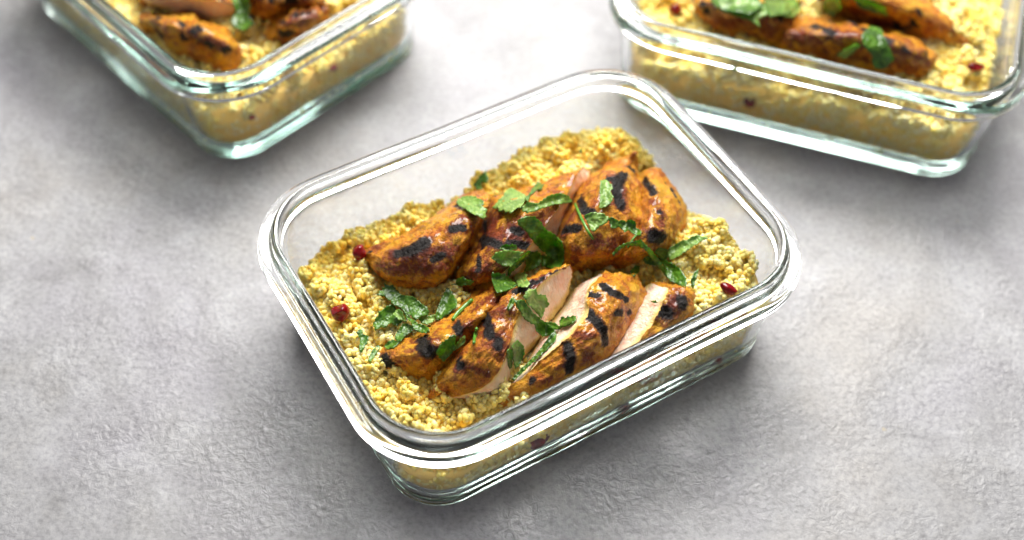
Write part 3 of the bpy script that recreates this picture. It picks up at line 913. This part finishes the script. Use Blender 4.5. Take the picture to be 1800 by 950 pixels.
def stem(path, w, name='coriander_stalk', parent=None, lift=.0012, key='main', mat='stem', zadd=None):
    """a round chopped stem; path in pixels, w its width in pixels"""
    P = catmull([(x, y, 0) for x, y in path], max(6, 5 * len(path)))[:, :2]
    T = []; Dr = []
    for (x, y) in P:
        t, d = surface(x, y, key); T.append(t); Dr.append(d)
    T = np.array(T); u = np.linspace(-1, 1, len(T))
    co = np.polyfit(u, T, 2 if len(path) > 2 else 1); pl = np.polyval(co, u)
    t = .75 * pl + .25 * T; t -= max(0, (t - T).max()) * .8
    rad = w / 3.75e3 / 2
    t = t - lift - rad
    C = np.array([np.array(cam_pos) + np.array(Dr[i]) * t[i] for i in range(len(t))])
    vs, fs = [], []; K = 10
    for i in range(len(C)):
        tg = C[min(i + 1, len(C) - 1)] - C[max(i - 1, 0)]; tg /= np.linalg.norm(tg)
        a_ = np.cross(tg, [0, 0, 1]); a_ /= np.linalg.norm(a_); b_ = np.cross(tg, a_)
        for k in range(K):
            th = 2 * math.pi * k / K; r_ = rad * (1 + .12 * math.cos(3 * th)) * (1 - .12 * abs(u[i]))
            vs.append(C[i] + (a_ * math.cos(th) + b_ * math.sin(th)) * r_)
    for i in range(len(C) - 1):
        for k in range(K): fs.append((i * K + k, i * K + (k + 1) % K, (i + 1) * K + (k + 1) % K, (i + 1) * K + k))
    fs.append(tuple(range(K))); fs.append(tuple((len(C) - 1) * K + k for k in range(K)))
    o = mesh_obj(name, vs, fs, MT[mat], parent); fix_normals(o)
    at_ = o.data.attributes.new('vein', 'FLOAT', 'POINT'); at_.data.foreach_set('value', np.zeros(len(vs), np.float32))
    return o

def crop(ox, oy, k): return lambda *p: [(ox + p[i] / k, oy + p[i + 1] / k) for i in range(0, len(p), 2)]
c2 = crop(800, 260, 4.525); c3 = crop(960, 260, 4.13); c4 = crop(640, 480, 3.958); c5 = crop(800, 440, 3.654); c7 = crop(1020, 390, 3.911); c9 = crop(520, 420, 2.97)
full = crop(0, 0, 1)
LEAVES = 'chopped coriander in the middle dish'
_seed = [0]
def sprig(label, parts, group=LEAVES, key='main', up_=0):
    """several joined leaflets and stems: one thing, each leaflet a part"""
    e = empty('coriander_sprig'); tag(e, label, 'coriander sprig', group)
    for p in parts:
        _seed[0] += 1
        kind = p[0]; pts = p[1]; kw = dict(p[2]) if len(p) > 2 else {}
        kw['lift'] = kw.get('lift', .0012) + up_
        if kind == 's': stem(pts, kw.pop('w', 5), 'stem', e, key=key, **kw)
        else: leaf(pts, 'leaflet', dict(l='leaf', p='leaf_pale')[kind], e, seed=_seed[0], key=key, **kw)
    return e
def lone(label, pts, mat='leaf', group=LEAVES, key='main', **kw):
    _seed[0] += 1
    o = leaf(pts, 'coriander_leaf', mat, seed=_seed[0], key=key, **kw); tag(o, label, 'coriander leaf', group); return o

lone('small dark green coriander leaf standing up at the back of the charred left slice', c2(150,290, 200,220, 245,180, 250,205, 265,240, 255,280, 215,275, 205,300, 220,320, 185,345, 165,320), lift=.003)
lone('pale green coriander leaf on the tip of the leftmost rear chicken slice', c2(10,430, 25,405, 60,390, 110,382, 150,385, 200,410, 225,425, 230,455, 205,460, 255,490, 240,520, 250,545, 225,570, 150,530, 60,480, 20,455), 'leaf_pale', lift=.002)
sprig('grey green coriander sprig of three leaflets on top of the rear breast', [
    ('l', c2(600,350, 620,315, 660,265, 670,282, 705,290, 690,325, 640,345, 600,380, 580,430, 555,400), dict(lift=.0016)),
    ('p', c2(295,475, 330,440, 350,410, 375,390, 400,350, 430,322, 450,320, 500,345, 560,375, 570,400, 550,430, 520,480, 490,478, 465,500, 440,525, 425,508, 400,520, 385,495, 350,510, 340,480, 320,490), dict(lift=.0022)),
    ('p', c2(525,475, 580,430, 660,440, 740,385, 830,360, 890,375, 935,430, 880,445, 800,450, 700,480, 620,510, 570,520, 535,505), dict(lift=.0026))])
sprig('long dark coriander leaf draped over the pink cut face of the rear breast', [
    ('l', c2(690,860, 800,850, 870,840, 868,900, 830,960, 760,965, 690,940), dict(lift=.0006)),
    ('l', c2(495,580, 560,545, 640,550, 680,590, 720,650, 790,690, 850,745, 860,790, 870,840, 830,870, 815,850, 790,900, 740,860, 690,820, 660,790, 620,740, 560,660, 500,610), dict(lift=.0022, vein=c2(510,590, 840,850)))])
sprig('folded bright green coriander sprig between the two chicken breasts', [
    ('l', c2(350,800, 375,775, 400,765, 430,775, 450,762, 490,780, 490,810, 400,830), dict(lift=.001)),
    ('p', c2(285,880, 330,830, 400,815, 470,822, 550,830, 520,865, 480,930, 440,945, 380,940, 330,910), dict(lift=.0015)),
    ('l', c5(450,60, 485,15, 530,5, 550,30, 555,70, 540,100, 500,125, 440,140, 455,105), dict(lift=.002, curl=.003)),
    ('l', c5(335,165, 345,120, 380,80, 420,45, 470,2, 485,8, 455,60, 410,105, 365,140, 350,170), dict(lift=.0035, curl=.003)),
    ('l', c5(232,160, 245,143, 262,152, 280,143, 300,158, 322,150, 345,175, 400,225, 370,245, 300,270, 272,277, 258,255, 245,225), dict(lift=.0022)),
    ('p', c5(375,185, 385,160, 405,145, 425,148, 445,140, 462,160, 460,180, 480,215, 470,232, 440,240, 405,235, 395,205), dict(lift=.003))])
sprig('crinkled coriander sprig hanging over the pale cut face of the front breast', [
    ('l', c5(600,560, 640,515, 652,545, 640,590, 600,630, 520,705, 430,790, 380,840, 362,828, 440,745, 520,670, 570,600), dict(lift=.001, stiff=.85)),
    ('l', c5(330,380, 350,320, 370,298, 392,320, 370,360, 345,392), dict(lift=.002)),
    ('l', c5(385,330, 410,318, 445,320, 450,335, 500,400, 560,450, 640,510, 620,550, 560,555, 520,520, 510,480, 450,450, 420,400, 392,360), dict(lift=.002, vein=c5(400,330, 600,540))),
    ('p', c5(440,300, 460,262, 475,248, 500,255, 522,245, 528,285, 580,290, 592,320, 605,350, 580,372, 572,400, 555,440, 520,400, 470,350), dict(lift=.0026)),
    ('l', c5(570,460, 640,465, 672,490, 678,508, 640,512, 590,492), dict(lift=.0022)),
    ('l', c5(668,465, 680,432, 700,425, 708,440, 725,418, 740,430, 755,418, 775,424, 780,445, 765,462, 735,478, 700,492, 680,500), dict(lift=.0022))])
lone('dark narrow coriander leaf low in the gap beside the large pale cut face', c5(330,650, 345,628, 362,640, 372,680, 368,745, 352,772, 338,735), lift=.0008)
lone('dark green coriander leaf low in the gap before the slice with grill bars', c5(362,620, 385,590, 402,578, 425,600, 442,620, 447,660, 420,730, 385,765, 372,700), lift=.0015)
sprig('large tangled coriander sprig on the couscous left of the front breast', [
    ('l', c4(60,360, 75,335, 85,310, 100,300, 100,270, 130,258, 160,230, 200,220, 230,260, 260,340, 230,370, 180,350, 150,378, 120,375, 80,402), dict(lift=.001)),
    ('l', c4(70,148, 105,145, 100,125, 130,122, 125,98, 145,105, 140,72, 165,90, 200,85, 215,105, 250,140, 260,155, 220,180, 170,190, 140,165), dict(lift=.0025)),
    ('l', c4(215,460, 225,420, 245,390, 260,365, 290,350, 315,360, 345,375, 335,410, 285,440, 255,478, 235,485), dict(lift=.0015)),
    ('l', c4(185,205, 200,180, 240,155, 300,160, 340,168, 370,190, 400,215, 440,240, 452,275, 445,295, 400,300, 360,330, 330,300, 290,280, 250,240, 210,225), dict(lift=.0035, curl=.003)),
    ('p', c4(200,290, 222,262, 240,250, 262,265, 280,310, 300,345, 270,335, 255,320, 245,335, 228,312), dict(lift=.004)),
    ('l', c4(270,260, 300,290, 340,325, 375,350, 415,360, 450,385, 455,415, 430,422, 400,418, 350,395, 325,345, 290,310), dict(lift=.0042)),
    ('p', c4(375,305, 400,290, 430,300, 470,295, 500,290, 492,325, 470,345, 440,360, 400,350), dict(lift=.001))], up_=.0025)
lone('smooth folded coriander leaf just behind the leftmost front chicken slice', c4(495,295, 510,250, 530,200, 555,140, 580,100, 600,118, 615,145, 650,200, 642,240, 605,270, 545,318, 510,332, 498,318), lift=.0025, curl=.003)
lone('small coriander leaf lying against the foot of the dark glazed slice', c4(590,80, 635,75, 650,40, 672,35, 690,28, 715,50, 740,48, 765,60, 742,85, 700,82, 680,92, 640,85), lift=.0015)
o = stem(c4(617,325, 660,270, 752,185), 6.5, lift=.0016); tag(o, 'thick bright chopped coriander stalk on the leftmost front slice', 'coriander stalk', LEAVES)
o = stem(c4(762,488, 772,430, 782,388), 5.5, lift=.0012); tag(o, 'short upright chopped coriander stalk beside the char marks of the front breast', 'coriander stalk', LEAVES)
sprig('pair of dark coriander leaflets between the two leftmost front slices', [
    ('l', c4(500,552, 525,508, 545,480, 575,465, 590,448, 620,432, 640,436, 632,480, 642,522, 600,570, 556,618, 520,590), dict(lift=.002)),
    ('p', c4(632,535, 645,490, 672,455, 702,434, 706,470, 690,498, 662,522), dict(lift=.002))])
lone('small dark curled coriander leaf alone on couscous near the left glass side', c9(315,490, 330,475, 347,472, 350,500, 365,500, 381,510, 375,540, 355,575, 340,606, 331,580, 337,530), lift=.002)
sprig('thin coriander tip beside the charred point of the leftmost front slice', [
    ('l', c9(375,640, 385,610, 400,580, 430,553, 441,570, 412,610, 390,646), dict(lift=.001)),
    ('l', c9(458,562, 480,540, 500,525, 545,538, 512,570, 475,578), dict(lift=.0015))])
lone('pale upright coriander leaf on the plump orange rear slice', c3(395,240, 440,232, 455,250, 475,268, 482,300, 465,320, 490,358, 470,400, 430,430, 400,438, 383,440, 392,380, 390,310), 'leaf_pale', lift=.002)
sprig('scalloped coriander sprig with a pale leaflet and thin stem on the rear breast', [
    ('p', c3(275,498, 300,482, 340,468, 420,480, 460,510, 442,545, 385,570, 345,612, 320,590, 298,540), dict(lift=.003)),
    ('s', c3(210,408, 250,500, 300,600, 340,662), dict(w=4.5, lift=.0015)),
    ('l', c3(450,515, 475,503, 500,517, 530,535, 552,522, 580,540, 605,522, 645,535, 655,560, 650,580, 690,600, 690,640, 655,642, 620,620, 600,598, 570,612, 555,595, 530,575, 500,588, 468,585, 470,560), dict(lift=.0032)),
    ('s', c3(650,640, 620,680, 592,725), dict(w=4, lift=.002))])
sprig('long stemmed coriander sprig with round dark leaf at the right of the rear breast', [
    ('l', c7(430,262, 450,240, 472,233, 520,260, 542,302, 500,302, 450,290), dict(lift=.001)),
    ('l', c7(508,212, 525,190, 550,178, 600,190, 612,220, 592,260, 560,262), dict(lift=.001)),
    ('l', c7(520,232, 560,255, 620,280, 680,320, 720,370, 737,420, 722,457, 670,432, 620,410, 598,380, 580,310, 545,270), dict(lift=.0025, vein=c7(540,245, 715,440))),
    ('l', c7(218,228, 250,180, 300,150, 350,138, 420,124, 442,150, 500,210, 560,290, 592,345, 615,382, 600,392, 550,330, 490,252, 440,192, 400,170, 320,165, 262,202, 232,238), dict(lift=.003, stiff=.85))])
lone('bright pale coriander leaf on the couscous near the right corner', c7(605,225, 612,182, 650,160, 685,138, 705,125, 735,128, 760,105, 805,90, 830,100, 870,103, 882,115, 820,142, 740,192, 670,242, 612,267), 'leaf_pale', lift=.003)
lone('coriander leaf half hidden behind the slice with grill bars', c7(338,345, 360,318, 382,300, 412,303, 402,350, 365,380), lift=.001)
lone('thin upright coriander sliver in the couscous beside the wide pink cut face', c7(760,402, 772,370, 785,345, 817,322, 803,380, 776,465, 762,442), lift=.002)
lone('tiny coriander shred lying on the wide pink cut face', c7(476,540, 495,545, 518,538, 525,550, 542,557, 500,556), lift=.0012, step=2)
lone('tiny dark herb speck on the couscous hump at the back', c2(985,20, 1000,5, 1015,25, 1005,48, 990,45), lift=.001, step=2)
FG = 'blurred coriander in the far dishes'
lone('blurred dark green coriander leaf between the chicken slices of the top left dish', full(404,-8, 418,-18, 436,-5, 440,12, 436,28, 446,42, 430,56, 414,50, 405,38, 416,20), group=FG, key='left', lift=.002)
sprig('blurred heap of coriander leaves on the chicken of the top right dish', [
    ('l', full(1238,-12, 1290,-22, 1330,-10, 1340,12, 1318,26, 1292,22, 1262,16), dict(lift=.002)),
    ('p', full(1262,2, 1300,-4, 1344,6, 1350,26, 1332,34, 1336,48, 1318,36, 1296,30, 1270,20), dict(lift=.004)),
    ('l', full(1340,-10, 1392,-14, 1404,8, 1388,26, 1352,30), dict(lift=.003)),
    ('p', full(1376,8, 1402,2, 1408,18, 1394,32, 1372,28), dict(lift=.004))], FG, 'right')
lone('blurred pale round coriander leaf beside the heap in the top right dish', full(1446,2, 1458,-8, 1476,-4, 1480,16, 1464,30, 1448,20), 'leaf_pale', group=FG, key='right', lift=.004)
lone('blurred dark coriander strip at the top edge of the top right dish', full(1496,-8, 1530,0, 1556,14, 1562,30, 1540,24, 1510,14), group=FG, key='right', lift=.003)
lone('blurred bright green coriander leaf drooping over the charred slice of the top right dish', full(1514,62, 1530,46, 1548,50, 1556,70, 1572,104, 1556,122, 1536,120, 1532,96, 1518,82), group=FG, key='right', lift=.004)
lone('blurred pale coriander strip left of the drooping leaf in the top right dish', full(1470,96, 1486,86, 1504,76, 1514,80, 1500,94, 1484,104), 'leaf_pale', group=FG, key='right', lift=.003)

# ------------------------------------------------------------------ pomegranate seeds
def seed_obj(pos, size, tilt, label, group='pomegranate seeds in the middle dish', sd=0):
    bm = bmesh.new(); bmesh.ops.create_icosphere(bm, subdivisions=4, radius=1)
    Rm = Matrix.Rotation(tilt[2], 3, 'Z') @ Matrix.Rotation(tilt[1], 3, 'Y') @ Matrix.Rotation(tilt[0], 3, 'X')
    rg = np.random.default_rng(sd); pl = [Vector(rg.normal(size=3)).normalized() for _ in range(9)]
    for v in bm.verts:
        p = v.co.copy(); n_ = p.copy()
        for q in pl:
            dd = n_.dot(q)
            if dd > .80: p -= q * (dd - .80) * .8
        t = (p.x + 1) / 2
        w = 1 - .45 * t ** 2.2
        p = Vector((p.x * size[0], p.y * size[1] * w, p.z * size[2] * w))
        p *= 1 + .05 * noise.noise(n_ * 2.3 + Vector((sd, 0, 0)))
        v.co = Rm @ p
    me = bpy.data.meshes.new('pomegranate_seed'); bm.to_mesh(me); bm.free(); me.materials.append(MT['seed'])
    me.polygons.foreach_set('use_smooth', [True] * len(me.polygons))
    o = bpy.data.objects.new('pomegranate_seed', me); COL.objects.link(o); o.location = pos
    return tag(o, label, 'pomegranate seed', group)
def on_food(px, py, back, key='main'):
    t, d = surface(px, py, key); return cam_pos + d * (t - back)
def behind_glass(px, py, key, side, depth):
    """a point just inside one long (y) or short (x) side of a dish, on the sight line"""
    d = (fwd * CAM_F + right * (px - 900) - up * (py - 475)).normalized()
    best = None
    for i in range(4000):
        p = cam_pos + d * (.40 + i * .0001); q = to_local(p, key)
        if p.z < .006: break
        A_, B_, _r = wall_dims(p.z, .0040)
        v = {'-y': -q[1] - B_, '-x': -q[0] - A_, '+x': q[0] - A_}[side]
        if p.z < .046 and v < -depth: return p
    return p
seed_obj(on_food(600, 548, .0012), (.0068, .0043, .0045), (.5, .75, 1.4), 'glossy deep red pomegranate seed on couscous near the left glass side', sd=1)
seed_obj(on_food(632, 444, .0010), (.0052, .0042, .0042), (0, 1.0, 1.4), 'pomegranate seed tucked against the tip of the leftmost rear slice', sd=2)
seed_obj(on_food(1281, 509, .0015), (.0046, .0026, .0028), (0, .1, -.45), 'flat dark pomegranate seed on couscous beside the right glass corner', sd=3)
seed_obj(behind_glass(944, 762, 'main', '-y', .0026), (.0064, .0036, .0044), (0, .1, .75), 'large pomegranate seed pressed against the front glass under the rim', sd=4)
seed_obj(behind_glass(1094, 716, 'main', '-y', .0026), (.0036, .0018, .0020), (0, -.1, .56), 'crushed pomegranate seed low behind the middle of the front glass', sd=5)
seed_obj(behind_glass(1262, 633, 'main', '-y', .0026), (.0024, .0020, .0020), (0, .4, .5), 'small pomegranate seed behind the front glass near the right end', sd=6)
G2 = 'blurred pomegranate seeds in the far dishes'
seed_obj(on_food(1188, 18, .0015, 'right'), (.0042, .0036, .0036), (0, .5, .5), 'blurred pomegranate seed at the left end of the top right dish', G2, 7)
seed_obj(behind_glass(1322, 174, 'right', '-y', .0030), (.0044, .0036, .0036), (0, .5, .5), 'blurred pomegranate seed behind the front glass of the top right dish', G2, 8)
seed_obj(on_food(1716, 118, .0010, 'right'), (.0050, .0024, .0024), (0, .1, .1), 'blurred reddish pomegranate seed near the right corner of the top right dish', G2, 9)
seed_obj(behind_glass(578, 114, 'left', '+x', .0028), (.0040, .0032, .0032), (0, .5, .9), 'blurred dark pomegranate seed behind the right glass of the top left dish', G2, 10)
seed_obj(behind_glass(440, 200, 'left', '+x', .0028), (.0022, .0020, .0020), (0, .5, .9), 'blurred small seed fragment behind the near corner glass of the top left dish', G2, 11)
